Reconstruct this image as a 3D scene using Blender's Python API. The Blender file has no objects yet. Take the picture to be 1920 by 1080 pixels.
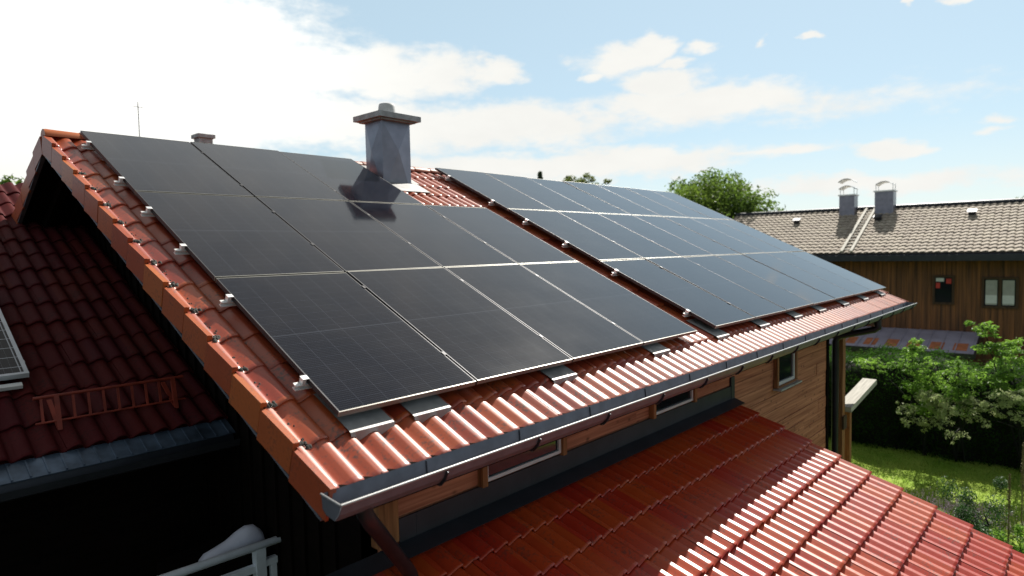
import bpy, math, random
from mathutils import Vector, Matrix
random.seed(7)
R = math.radians
C = bpy.context.scene.collection
SC = bpy.context.scene

# ------------------------------------------------------------------ camera
YAW, PIT, ROL = 0.8276, 0.0590, -0.0211
fw = Vector((math.sin(YAW)*math.cos(PIT), math.cos(YAW)*math.cos(PIT), -math.sin(PIT)))
ri = Vector((math.cos(YAW), -math.sin(YAW), 0)); up = ri.cross(fw)
r2 = math.cos(ROL)*ri + math.sin(ROL)*up; u2 = -math.sin(ROL)*ri + math.cos(ROL)*up
cam = bpy.data.cameras.new('camera'); camo = bpy.data.objects.new('camera', cam); C.objects.link(camo)
m = Matrix((r2, u2, -fw)).transposed().to_4x4(); m.translation = Vector((-2.0594, -3.3036, 0.9446))
camo.matrix_world = m
cam.sensor_width = 36; cam.lens = 1205.4/1920*36; cam.clip_end = 3000; cam.clip_start = 0.05
cam.dof.use_dof = True; cam.dof.focus_distance = 6.0; cam.dof.aperture_fstop = 1.35
SC.camera = camo
SC.cycles.caustics_reflective = False; SC.cycles.caustics_refractive = False

# ------------------------------------------------------------------ sky, sun, exposure
SUN = Vector((0.68, 0.16, 0.70)).normalized()
el = math.asin(SUN.z); azx = math.atan2(SUN.y, SUN.x)
w = bpy.data.worlds.new('World'); SC.world = w; w.use_nodes = True
nt = w.node_tree; nt.nodes.clear(); N = nt.nodes.new; Lk = nt.links.new
def mth(op, a, b=None, c=None, tree=None, clamp=False):
    n = (tree or nt).nodes.new('ShaderNodeMath'); n.operation = op; n.use_clamp = clamp
    for i, v in enumerate((a, b, c)):
        if v is None: continue
        if isinstance(v, (int, float)): n.inputs[i].default_value = v
        else: (tree or nt).links.new(v, n.inputs[i])
    return n.outputs[0]
sky = N('ShaderNodeTexSky'); sky.sky_type = 'NISHITA'; sky.sun_disc = False
sky.sun_elevation = el; sky.sun_rotation = math.pi/2 - azx
sky.air_density = 1.0; sky.dust_density = 0.3; sky.ozone_density = 1.0
tc = N('ShaderNodeTexCoord'); sep = N('ShaderNodeSeparateXYZ'); Lk(tc.outputs['Generated'], sep.inputs[0])
az = mth('ARCTAN2', sep.outputs[1], sep.outputs[0]); elv = mth('ARCSINE', sep.outputs[2])
comb = N('ShaderNodeCombineXYZ'); Lk(az, comb.inputs[0]); Lk(mth('MULTIPLY', elv, 2.2), comb.inputs[1])
ns = N('ShaderNodeTexNoise'); ns.inputs['Scale'].default_value = 9; ns.inputs['Detail'].default_value = 7
ns.inputs['Roughness'].default_value = .58; Lk(comb.outputs[0], ns.inputs['Vector'])
ns2 = N('ShaderNodeTexNoise'); ns2.inputs['Scale'].default_value = 22; ns2.inputs['Detail'].default_value = 8; ns2.inputs['Roughness'].default_value = .62
Lk(comb.outputs[0], ns2.inputs['Vector'])
sc_ = N('ShaderNodeSeparateColor'); Lk(ns.outputs['Color'], sc_.inputs[0])
azd = mth('ADD', az, mth('MULTIPLY', mth('SUBTRACT', sc_.outputs[0], .5), .13))
eld = mth('ADD', elv, mth('MULTIPLY', mth('SUBTRACT', sc_.outputs[1], .5), .055))
# (azimuth, elevation, half width, half height, density)
CL = [(1.28,.25,.30,.125,1.5),(.945,.262,.15,.035,1.1),(.842,.268,.073,.028,1.0),(.757,.265,.041,.018,1.0),(1.009,.195,.252,.034,1.15),
 (.787,.186,.27,.036,1.1),(.571,.273,.067,.024,1.2),(.531,.284,.034,.02,1.2),(.625,.256,.022,.01,1.0),(.489,.263,.018,.011,1.1),
 (.469,.283,.024,.008,.9),(.459,.206,.15,.028,1.2),(.509,.238,.06,.022,1.2),(.206,.125,.036,.013,1.1),(.357,.129,.095,.008,.8),
 (.224,.078,.21,.018,.85),(.302,.282,.012,.006,1.1),(.364,.282,.01,.008,.6),(.089,.151,.023,.006,.6),(.104,.137,.026,.006,.5),
 (.185,.301,.008,.007,1.0),(.139,.29,.013,.006,1.0),(.625,.130,.29,.02,1.1),(1.40,.12,.16,.06,1.1),(.9,.12,.35,.03,1.0),
 (.30,.19,.20,.02,.45)]
msk = None
for a, e, ra, re, s in CL:
    d1 = mth('DIVIDE', mth('SUBTRACT', azd, a), ra); d2 = mth('DIVIDE', mth('SUBTRACT', eld, e), re)
    q = mth('MULTIPLY', mth('SUBTRACT', 1.25, mth('SQRT', mth('ADD', mth('MULTIPLY', d1, d1), mth('MULTIPLY', d2, d2)))), s)
    msk = q if msk is None else mth('MAXIMUM', msk, q)
msk = mth('ADD', msk, mth('MULTIPLY', mth('SUBTRACT', ns2.outputs['Fac'], .44), 1.5))
rmp = N('ShaderNodeValToRGB'); rmp.color_ramp.interpolation = 'EASE'
rmp.color_ramp.elements[0].position = .0; rmp.color_ramp.elements[1].position = .85; Lk(msk, rmp.inputs[0])
hz = N('ShaderNodeMapRange'); hz.inputs[1].default_value = 0.0; hz.inputs[2].default_value = .16
hz.inputs[3].default_value = .42; hz.inputs[4].default_value = 0.0; Lk(elv, hz.inputs[0])
ov = N('ShaderNodeMapRange'); ov.interpolation_type = 'SMOOTHSTEP'; Lk(elv, ov.inputs[0])
for i, q in enumerate((.36, .75, 0., .85)): ov.inputs[i+1].default_value = q          # thin overhead cloud sheet
dens = mth('MAXIMUM', mth('MAXIMUM', rmp.outputs[0], hz.outputs[0]), mth('MULTIPLY', ov.outputs[0], mth('ADD', .55, ns.outputs['Fac']), clamp=True))
STR = 0.1; EXP = 2**.6
ccol = N('ShaderNodeMix'); ccol.data_type = 'RGBA'
ccol.inputs[6].default_value = (.86/STR/EXP, .86/STR/EXP, .83/STR/EXP, 1); ccol.inputs[7].default_value = (1.0/STR/EXP, .99/STR/EXP, .94/STR/EXP, 1)
Lk(ns.outputs['Fac'], ccol.inputs[0])
mixc = N('ShaderNodeMix'); mixc.data_type = 'RGBA'
hs = N('ShaderNodeMix'); hs.data_type = 'RGBA'; hs.inputs[0].default_value = .72
Lk(sky.outputs[0], hs.inputs[6]); hs.inputs[7].default_value = (.57/STR/EXP, .74/STR/EXP, .80/STR/EXP, 1)   # pale summer blue
Lk(dens, mixc.inputs[0]); Lk(hs.outputs[2], mixc.inputs[6])
# the cloud bank on the left is the brightest
g1 = mth('DIVIDE', mth('SUBTRACT', az, 1.27), .26); g2 = mth('DIVIDE', mth('SUBTRACT', elv, .27), .14)
glow = mth('ADD', 1.0, mth('MULTIPLY', mth('EXPONENT', mth('MULTIPLY', mth('ADD', mth('MULTIPLY', g1, g1), mth('MULTIPLY', g2, g2)), -1.0)), .45))
gsc = N('ShaderNodeVectorMath'); gsc.operation = 'SCALE'; Lk(ccol.outputs[2], gsc.inputs[0]); Lk(glow, gsc.inputs[3]); Lk(gsc.outputs[0], mixc.inputs[7])
def mrange(v, a, b, c, d):
    n = N('ShaderNodeMapRange'); n.interpolation_type = 'SMOOTHSTEP'; Lk(v, n.inputs[0])
    for i, q in enumerate((a, b, c, d)): n.inputs[i+1].default_value = q
    return n.outputs[0]
# sky dimmed overhead and behind the camera to lower the ambient fill
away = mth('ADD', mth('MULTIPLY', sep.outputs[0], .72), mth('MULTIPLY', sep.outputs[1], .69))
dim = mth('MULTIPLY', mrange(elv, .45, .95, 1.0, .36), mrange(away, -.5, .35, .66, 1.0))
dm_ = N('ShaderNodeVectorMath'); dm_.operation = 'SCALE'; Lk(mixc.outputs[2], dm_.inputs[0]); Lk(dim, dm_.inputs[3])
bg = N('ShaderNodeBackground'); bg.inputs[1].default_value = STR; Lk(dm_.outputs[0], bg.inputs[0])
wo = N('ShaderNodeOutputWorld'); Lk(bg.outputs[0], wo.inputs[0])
sl = bpy.data.lights.new('sun', 'SUN'); sl.energy = 5.0; sl.angle = R(.5); sl.color = (1, .95, .86)
so = bpy.data.objects.new('sun', sl); C.objects.link(so); so.rotation_euler = SUN.to_track_quat('Z', 'Y').to_euler()
SC.view_settings.view_transform = 'Standard'; SC.view_settings.look = 'None'
SC.view_settings.exposure = 0.6; SC.view_settings.gamma = 1

# ------------------------------------------------------------------ materials
MATS = {}
def mat(name, col, rough=.7, metal=0., var=.25, scale=6., bump=0., bscale=40., spec=.5, uv=False, stretch=(1,1,1), col2=None, trans=0.):
    M = bpy.data.materials.new(name); M.use_nodes = True; t = M.node_tree; b = t.nodes['Principled BSDF']
    b.inputs['Roughness'].default_value = rough; b.inputs['Metallic'].default_value = metal; b.inputs['Specular IOR Level'].default_value = spec
    co = t.nodes.new('ShaderNodeTexCoord'); mp = t.nodes.new('ShaderNodeMapping'); mp.inputs['Scale'].default_value = stretch
    t.links.new(co.outputs['UV' if uv else 'Object'], mp.inputs[0])
    n = t.nodes.new('ShaderNodeTexNoise'); n.inputs['Scale'].default_value = scale; n.inputs['Detail'].default_value = 5
    t.links.new(mp.outputs[0], n.inputs['Vector'])
    rp = t.nodes.new('ShaderNodeValToRGB'); rp.color_ramp.elements[0].position = .3; rp.color_ramp.elements[1].position = .7
    lo = [c*(1-var) for c in col]; hi = [min(1, c*(1+var)) for c in col] if col2 is None else col2
    if col2 is not None: lo = col
    rp.color_ramp.elements[0].color = (*lo, 1); rp.color_ramp.elements[1].color = (*hi, 1)
    t.links.new(n.outputs['Fac'], rp.inputs[0]); t.links.new(rp.outputs[0], b.inputs['Base Color'])
    if bump:
        n2 = t.nodes.new('ShaderNodeTexNoise'); n2.inputs['Scale'].default_value = bscale; n2.inputs['Detail'].default_value = 4
        t.links.new(mp.outputs[0], n2.inputs['Vector']); bp = t.nodes.new('ShaderNodeBump'); bp.inputs['Strength'].default_value = bump
        bp.inputs['Distance'].default_value = .01; t.links.new(n2.outputs['Fac'], bp.inputs['Height']); t.links.new(bp.outputs[0], b.inputs['Normal'])
    if trans:
        tr = t.nodes.new('ShaderNodeBsdfTranslucent'); ms = t.nodes.new('ShaderNodeMixShader'); ms.inputs[0].default_value = trans
        hsv = t.nodes.new('ShaderNodeHueSaturation'); hsv.inputs['Value'].default_value = 1.5; t.links.new(rp.outputs[0], hsv.inputs['Color'])
        t.links.new(hsv.outputs[0], tr.inputs[0]); t.links.new(b.outputs[0], ms.inputs[1]); t.links.new(tr.outputs[0], ms.inputs[2])
        t.links.new(ms.outputs[0], t.nodes['Material Output'].inputs[0])
    MATS[name] = M; return M

def tile_mat(name, col, tw, ch, rough=.4, dirt=(.05,.035,.03), dirtamt=.5, spec=.5, vvar=.35, coat=0.):
    
    M = bpy.data.materials.new(name); M.use_nodes = True; t = M.node_tree; b = t.nodes['Principled BSDF']; L = t.links.new
    uvn = t.nodes.new('ShaderNodeUVMap'); uvn.uv_map = 'UVMap'
    sp = t.nodes.new('ShaderNodeSeparateXYZ'); L(uvn.outputs[0], sp.inputs[0])
    fx = mth('FLOOR', mth('DIVIDE', sp.outputs[0], tw, tree=t), tree=t); fy = mth('FLOOR', mth('DIVIDE', sp.outputs[1], ch, tree=t), tree=t)
    cb = t.nodes.new('ShaderNodeCombineXYZ'); L(fx, cb.inputs[0]); L(fy, cb.inputs[1])
    wn = t.nodes.new('ShaderNodeTexWhiteNoise'); wn.noise_dimensions = '2D'; L(cb.outputs[0], wn.inputs['Vector'])
    no = t.nodes.new('ShaderNodeTexNoise'); no.inputs['Scale'].default_value = 5; no.inputs['Detail'].default_value = 6; L(uvn.outputs[0], no.inputs['Vector'])
    nf = t.nodes.new('ShaderNodeTexNoise'); nf.inputs['Scale'].default_value = 45; nf.inputs['Detail'].default_value = 3; L(uvn.outputs[0], nf.inputs['Vector'])
    hsv = t.nodes.new('ShaderNodeHueSaturation'); hsv.inputs['Color'].default_value = (*col, 1)
    val = mth('ADD', 1-vvar*.5, mth('ADD', mth('MULTIPLY', wn.outputs['Value'], vvar*.7, tree=t), mth('MULTIPLY', mth('SUBTRACT', no.outputs['Fac'], .5, tree=t), .5, tree=t), tree=t), tree=t)
    L(val, hsv.inputs['Value']); L(mth('ADD', .493, mth('MULTIPLY', wn.outputs['Value'], .014, tree=t), tree=t), hsv.inputs['Hue'])
    mx = t.nodes.new('ShaderNodeMix'); mx.data_type = 'RGBA'; L(hsv.outputs[0], mx.inputs[6]); mx.inputs[7].default_value = (*dirt, 1)
    dm = mth('MULTIPLY', mth('MULTIPLY', mth('SUBTRACT', mth('MULTIPLY', nf.outputs['Fac'], no.outputs['Fac'], tree=t), .27, tree=t), 7., tree=t, clamp=True), dirtamt, tree=t)
    L(dm, mx.inputs[0]); L(mx.outputs[2], b.inputs['Base Color'])
    L(mth('ADD', rough-.06, mth('MULTIPLY', nf.outputs['Fac'], .14, tree=t), tree=t), b.inputs['Roughness'])
    b.inputs['Specular IOR Level'].default_value = spec
    b.inputs['Coat Weight'].default_value = coat; b.inputs['Coat Roughness'].default_value = rough-.03; b.inputs['Coat IOR'].default_value = 1.75
    bp = t.nodes.new('ShaderNodeBump'); bp.inputs['Strength'].default_value = .15; bp.inputs['Distance'].default_value = .004
    L(nf.outputs['Fac'], bp.inputs['Height']); L(bp.outputs[0], b.inputs['Normal'])
    MATS[name] = M; return M

def wood_mat(name, dark, light, sx, sy, rough=.75, knots=.6, spec=.3):
    """UV in metres; grain along u; per-board variation comes from the uv offset of each board"""
    M = bpy.data.materials.new(name); M.use_nodes = True; t = M.node_tree; b = t.nodes['Principled BSDF']; L = t.links.new
    uvn = t.nodes.new('ShaderNodeUVMap'); uvn.uv_map = 'UVMap'
    mp = t.nodes.new('ShaderNodeMapping'); mp.inputs['Scale'].default_value = (sx, sy, 1); L(uvn.outputs[0], mp.inputs[0])
    n = t.nodes.new('ShaderNodeTexNoise'); n.inputs['Scale'].default_value = 1; n.inputs['Detail'].default_value = 7; n.inputs['Distortion'].default_value = .25; L(mp.outputs[0], n.inputs['Vector'])
    mp2 = t.nodes.new('ShaderNodeMapping'); mp2.inputs['Scale'].default_value = (5.5, 9, 1); L(uvn.outputs[0], mp2.inputs[0])
    vo = t.nodes.new('ShaderNodeTexVoronoi'); vo.inputs['Scale'].default_value = 1; L(mp2.outputs[0], vo.inputs['Vector'])
    kn = mth('MULTIPLY', mth('SUBTRACT', .22, vo.outputs['Distance'], tree=t), 6., tree=t, clamp=True)
    rp = t.nodes.new('ShaderNodeValToRGB'); rp.color_ramp.elements[0].position = .3; rp.color_ramp.elements[1].position = .68
    rp.color_ramp.elements[0].color = (*dark, 1); rp.color_ramp.elements[1].color = (*light, 1); L(n.outputs['Fac'], rp.inputs[0])
    mx = t.nodes.new('ShaderNodeMix'); mx.data_type = 'RGBA'; L(mth('MULTIPLY', kn, knots, tree=t), mx.inputs[0]); L(rp.outputs[0], mx.inputs[6])
    mx.inputs[7].default_value = (*[c*.35 for c in dark], 1); L(mx.outputs[2], b.inputs['Base Color'])
    b.inputs['Roughness'].default_value = rough; b.inputs['Specular IOR Level'].default_value = spec
    bp = t.nodes.new('ShaderNodeBump'); bp.inputs['Strength'].default_value = .3; bp.inputs['Distance'].default_value = .004
    L(n.outputs['Fac'], bp.inputs['Height']); L(bp.outputs[0], b.inputs['Normal'])
    MATS[name] = M; return M

TW, CH = .320, .403
tile_mat('tile_main', (.38, .054, .014), TW, CH, .42, dirtamt=.9, spec=.8, coat=.4, vvar=.45)
tile_mat('tile_low', (.42, .040, .009), .306, .352, .36, dirtamt=.6, spec=.45, vvar=.22, coat=.32)
tile_mat('tile_wing', (.075, .008, .009), TW, .40, .7, dirt=(.02,.010,.010), dirtamt=.7, spec=.12)  # annex roof shade put into the tile colour, darker than the main tiles
tile_mat('tile_verge', (.40, .09, .026), 99., CH, .45, dirtamt=.55, vvar=.4)
tile_mat('tile_far', (.40, .345, .285), .36, .42, .8, dirt=(.10,.08,.06), dirtamt=.6, spec=.2, vvar=.3)
mat('zinc', (.13, .14, .17), .5, .2, .2, 9, .05)
mat('zinc_rim', (.33, .33, .33), .4, .4, .1, 9)
mat('dark_metal', (.035, .038, .048), .45, .5, .2, 5)
mat('pipe_dark', (.016, .016, .021), .4, .4, .25, 5)
mat('lead', (.25, .25, .25), .5, .5, .25, 7, .1, 12)
mat('chimney_sheet', (.25, .245, .30), .36, .4, .15, 5, .15, 7)
mat('concrete', (.38, .38, .39), .9, 0, .25, 9, .5, 60)
mat('pot_clay', (.5, .5, .5), .7, 0, .15, 6)
mat('alu', (.78, .78, .78), .4, .25, .1, 9)
mat('alu_bright', (.25, .245, .225), .4, .7, .1, 9)
mat('alu_frame', (.05, .05, .055), .5, .7, .1, 9)
mat('white_frame', (.62, .64, .68), .4, .3, .1, 9)
mat('plate_grey', (.40, .39, .39), .5, .4, .25, 7, .08, 15)
mat('white_paint', (.74, .78, .84), .5, 0, .12, 8, .08, 30)
mat('cushion_white', (.62, .62, .72), .8, 0, .15, 5, .3, 14)
mat('guard_red', (.25, .034, .018), .5, .1, .3, 8)
mat('wing_drip', (.10, .14, .20), .4, .5, .5, 6)
wood_mat('wood_wall', (.24, .070, .034), (.54, .22, .12), .8, 30, knots=.85)
wood_mat('wood_trim', (.16, .06, .022), (.36, .16, .06), 2.2, 30, knots=.4)
wood_mat('wood_dark', (.004, .003, .0025), (.008, .005, .004), 2, 20, rough=.95, spec=.05)  # near-black base, deep shade put into the colour of the unlit timber
wood_mat('wood_far', (.05, .028, .019), (.26, .105, .042), .35, 7., knots=.2)
wood_mat('wood_far_trim', (.04, .022, .013), (.09, .05, .028), 1, 10, knots=.2)
wood_mat('wood_pale', (.30, .28, .24), (.50, .48, .42), 2, 22, knots=.2)
mat('win_white', (.62, .62, .62), .4, 0, .08, 5)
mat('blind', (.36, .35, .33), .7, 0, .1, 5)
mat('red_cloth', (.5, .04, .03), .7, 0, .2, 8)
mat('moss', (.06, .06, .055), .95, 0, .5, 30, .8, 60)
mat('terracotta', (.42, .14, .06), .8, 0, .3, 4)
mat('shed_sheet', (.38, .36, .46), .55, .2, .15, 1.2)
mat('soil', (.05, .04, .03), .95, 0, .3, 4)
mat('bark', (.06, .045, .03), .9, 0, .4, 9, .5, 20)
mat('foliage_shade', (.004, .006, .003), .95, 0, .4, 3)  # near-black colour stands for shade inside hedge and around shrub stems
mat('leaf_hedge', (.010, .028, .005), .7, 0, .5, 1.6, col2=(.045, .11, .014), trans=.5, spec=.1)  # shade of the hedge face put into the leaf colour
mat('leaf_bright', (.09, .19, .022), .5, 0, .5, 1.5, col2=(.20, .34, .05), trans=.5)
mat('leaf_pale', (.20, .27, .10), .55, 0, .4, 2.5, col2=(.44, .48, .25), trans=.4)
mat('leaf_tree', (.04, .085, .014), .55, 0, .5, .35, col2=(.14, .21, .03), trans=.5)
mat('leaf_yellow', (.10, .14, .03), .55, 0, .4, .5, col2=(.16, .18, .05), trans=.4)
mat('leaf_dark', (.02, .06, .014), .5, 0, .5, 3, col2=(.05, .12, .025), trans=.3)
mat('leaf_conifer', (.06, .09, .04), .6, 0, .3, 1, trans=.3)
mat('flower_lilac', (.30, .20, .32), .7, 0, .3, 6, trans=.3)
mat('seed_straw', (.20, .17, .08), .8, 0, .4, 12)
mat('blade', (.15, .27, .028), .6, 0, .5, .8, col2=(.34, .42, .085), trans=.45)

def glass_mat(name, col, rough):
    M = bpy.data.materials.new(name); M.use_nodes = True; b = M.node_tree.nodes['Principled BSDF']
    b.inputs['Base Color'].default_value = (*col, 1); b.inputs['Roughness'].default_value = rough; MATS[name] = M
glass_mat('win_glass', (.012, .014, .018), .06)
def pv_mat(name, base, line, cw, ch_, nb, lw, half, rough, bus):
    """photovoltaic laminate: cells cw x ch_ metres, nb bus wires per cell, a split line at half height"""
    M = bpy.data.materials.new(name); M.use_nodes = True; t = M.node_tree; b = t.nodes['Principled BSDF']; L = t.links.new
    uvn = t.nodes.new('ShaderNodeUVMap'); uvn.uv_map = 'UVMap'; sp = t.nodes.new('ShaderNodeSeparateXYZ'); L(uvn.outputs[0], sp.inputs[0])
    def lines(src, period, width):
        f = mth('FRACT', mth('DIVIDE', src, period, tree=t), tree=t); f = mth('ABSOLUTE', mth('SUBTRACT', f, .5, tree=t), tree=t)
        return mth('GREATER_THAN', f, .5-width/period*.5, tree=t)
    gx = lines(sp.outputs[0], cw, lw); gy = lines(sp.outputs[1], ch_, lw)
    g = mth('MAXIMUM', gx, gy, tree=t)
    if half: g = mth('MAXIMUM', g, mth('LESS_THAN', mth('ABSOLUTE', mth('SUBTRACT', sp.outputs[1], half, tree=t), tree=t), .006, tree=t), tree=t)
    bw = lines(sp.outputs[1 if half else 0], .0195 if half else cw/nb, .003 if half else .0011)
    no = t.nodes.new('ShaderNodeTexNoise'); no.inputs['Scale'].default_value = 2.5; no.inputs['Detail'].default_value = 6
    tcn = t.nodes.new('ShaderNodeTexCoord'); oi = t.nodes.new('ShaderNodeObjectInfo')
    vm = t.nodes.new('ShaderNodeVectorMath'); vm.operation = 'ADD'; L(tcn.outputs['Object'], vm.inputs[0]); L(oi.outputs['Location'], vm.inputs[1]); L(vm.outputs[0], no.inputs['Vector'])
    mx = t.nodes.new('ShaderNodeMix'); mx.data_type = 'RGBA'; mx.inputs[6].default_value = (*base, 1); mx.inputs[7].default_value = (*bus, 1); L(bw, mx.inputs[0])
    mx2 = t.nodes.new('ShaderNodeMix'); mx2.data_type = 'RGBA'; L(mx.outputs[2], mx2.inputs[6]); mx2.inputs[7].default_value = (*line, 1); L(g, mx2.inputs[0])
    dst = t.nodes.new('ShaderNodeMix'); dst.data_type = 'RGBA'; L(mx2.outputs[2], dst.inputs[6]); dst.inputs[7].default_value = (.16, .15, .14, 1)
    L(mth('MULTIPLY', mth('SUBTRACT', no.outputs['Fac'], .38, tree=t, clamp=True), .09, tree=t), dst.inputs[0])
    L(dst.outputs[2], b.inputs['Base Color'])
    L(mth('ADD', rough, mth('MULTIPLY', no.outputs['Fac'], .05, tree=t), tree=t), b.inputs['Roughness'])
    b.inputs['IOR'].default_value = 1.45
    n3 = t.nodes.new('ShaderNodeTexNoise'); n3.inputs['Scale'].default_value = 1.3; L(vm.outputs[0], n3.inputs['Vector'])
    bp = t.nodes.new('ShaderNodeBump'); bp.inputs['Strength'].default_value = .25; bp.inputs['Distance'].default_value = .003
    L(n3.outputs['Fac'], bp.inputs['Height']); L(bp.outputs[0], b.inputs['Normal'])
    MATS[name] = M
PW, PH, PITCH, ROWH = 1.132, 1.803, .4433, 1.8234
pv_mat('pv_black', (.005, .006, .012), (.032, .036, .048), .185, .0975, 10, .004, PH/2, .045, (.028, .030, .038))
pv_mat('pv_old', (.006, .007, .012), (.45, .46, .5), .16, .16, 3, .008, 0, .1, (.18, .18, .2))

# ------------------------------------------------------------------ mesh helpers
ORG = {}
class MB:
    def __init__(s): s.v = []; s.f = []; s.uv = []; s.sm = []
    def face(s, pts, uv=None, smooth=False):
        i = len(s.v); s.v += [tuple(p) for p in pts]; s.f.append(tuple(range(i, i+len(pts)))); s.sm.append(smooth)
        s.uv += list(uv) if uv else [(p[0], p[1]) for p in pts]
    def grid(s, rows, uvs=None, smooth=True, close=False):
        i = len(s.v); nr, nc = len(rows), len(rows[0])
        for r in rows: s.v += [tuple(p) for p in r]
        for a in range(nr-1):
            for b in range(nc if close else nc-1):
                b2 = (b+1) % nc; q = (a*nc+b, a*nc+b2, (a+1)*nc+b2, (a+1)*nc+b)
                s.f.append(tuple(i+k for k in q)); s.sm.append(smooth)
                for k in q:
                    if uvs: s.uv.append(uvs[k//nc][k % nc])
                    else: s.uv.append((s.v[i+k][0], s.v[i+k][1]))
    def box(s, o, ax, ay, az_, a, b, c, grain=0, uo=None):
        o = Vector(o); ax = Vector(ax); ay = Vector(ay); az_ = Vector(az_)
        P = lambda i, j, k: o + ax*a[i] + ay*b[j] + az_*c[k]
        if uo is None: uo = (random.random()*50, random.random()*50)
        ax3 = [0, 1, 2]; ln = (a, b, c)
        for q in (((0,0,0),(0,1,0),(1,1,0),(1,0,0)), ((0,0,1),(1,0,1),(1,1,1),(0,1,1)), ((0,0,0),(1,0,0),(1,0,1),(0,0,1)),
                  ((0,1,0),(0,1,1),(1,1,1),(1,1,0)), ((0,0,0),(0,0,1),(0,1,1),(0,1,0)), ((1,0,0),(1,1,0),(1,1,1),(1,0,1))):
            va = [d for d in ax3 if len({t[d] for t in q}) > 1]
            if grain in va: u_, v_ = grain, [d for d in va if d != grain][0]
            else: u_, v_ = va
            uv = [(ln[u_][t[u_]]+uo[0], ln[v_][t[v_]]+uo[1]) for t in q]
            s.face([P(*t) for t in q], uv)
    def bx(s, x0, x1, y0, y1, z0, z1, grain=0): s.box((0,0,0), (1,0,0), (0,1,0), (0,0,1), (x0,x1), (y0,y1), (z0,z1), grain)
    def beam(s, p, q, wd, th, upv=(0,0,1)):
        p = Vector(p); q = Vector(q); d = q-p; L = d.length; d.normalize(); sd = d.cross(Vector(upv)).normalized(); uv_ = sd.cross(d)
        s.box(p, d, sd, uv_, (0, L), (-wd/2, wd/2), (-th/2, th/2), 0)
    def tube(s, pts, r, n=10, caps=True):
        pts = [Vector(p) for p in pts]; rows = []; uvs = []; pv = None; ll = 0
        for i, p in enumerate(pts):
            d = (pts[min(i+1, len(pts)-1)]-pts[max(i-1, 0)]).normalized()
            if pv is None: pv = d.orthogonal().normalized()
            pv = (pv - d*pv.dot(d)).normalized(); sd = d.cross(pv); rr = r[i] if isinstance(r, (list, tuple)) else r
            if i: ll += (p-pts[i-1]).length
            rows.append([p + (pv*math.cos(2*math.pi*k/n)+sd*math.sin(2*math.pi*k/n))*rr for k in range(n)]); uvs.append([(ll, k*2*math.pi*rr/n) for k in range(n)])
        s.grid(rows, uvs, True, True)
        if caps: s.face(rows[0][::-1]); s.face(rows[-1])
    def build(s, name, mt, parent=None, org=None):
        me = bpy.data.meshes.new(name); po = ORG.get(parent.name, Vector()) if parent else Vector()
        o_ = Vector(org) if org is not None else po
        me.from_pydata([(x-o_.x, y-o_.y, z-o_.z) for x, y, z in s.v], [], s.f)
        ul = me.uv_layers.new(name='UVMap'); ul.data.foreach_set('uv', [c for t in s.uv for c in t])
        me.polygons.foreach_set('use_smooth', s.sm); me.materials.append(MATS[mt]); me.validate()
        o = bpy.data.objects.new(name, me); C.objects.link(o); ORG[o.name] = o_
        o.location = o_ - po if parent else o_
        if parent: o.parent = parent
        return o
def tag(o, label=None, cat=None, group=None, kind=None):
    if label: o['label'] = label
    if cat: o['category'] = cat
    if group: o['group'] = group
    if kind: o['kind'] = kind
    return o
def thing(name, label, cat, loc=(0,0,0), group=None):
    o = bpy.data.objects.new(name, None); o.empty_display_size = .2; C.objects.link(o); o.location = loc; ORG[o.name] = Vector(loc)
    return tag(o, label, cat, group)
def copy_tree(o, parent=None):
    c = o.copy(); C.objects.link(c); c.parent = parent; ORG[c.name] = ORG[o.name]
    for ch in list(o.children): copy_tree(ch, c)
    return c

class Roof:
    def __init__(s, o, pitch, flip=1): s.o = Vector(o); s.c = math.cos(pitch); s.s = math.sin(pitch); s.fl = flip
    def P(s, x, t, off=0): return s.o + Vector((x, s.fl*(t*s.c - off*s.s), t*s.s + off*s.c))
    def axes(s): return Vector((1,0,0)), Vector((0, s.fl*s.c, s.s)), Vector((0, -s.fl*s.s, s.c))
PROF = [(0,0),(.06,.02),(.12,.10),(.28,.45),(.43,.80),(.47,.865),(.54,.93),(.6,.975),(.64,1.),(.7,.985),(.76,.955),(.82,.905),(.86,.75),(.9,.45),(.94,.17),(.97,.04),(1,0)]
PROF2 = [(0,0),(.06,.02),(.12,.10),(.3,.46),(.47,.81),(.515,.885),(.56,.91),(.62,.94),(.68,.97),(.73,1.),(.765,.985),(.81,.88),(.85,.68),(.89,.40),(.93,.16),(.97,.03),(1,0)]
def prof(t, pf=None):
    t %= 1.; pf = pf or PROF
    for (a, h), (b, k) in zip(pf, pf[1:]):
        if t <= b: return h + (k-h)*(t-a)/(b-a)
    return 0
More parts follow.
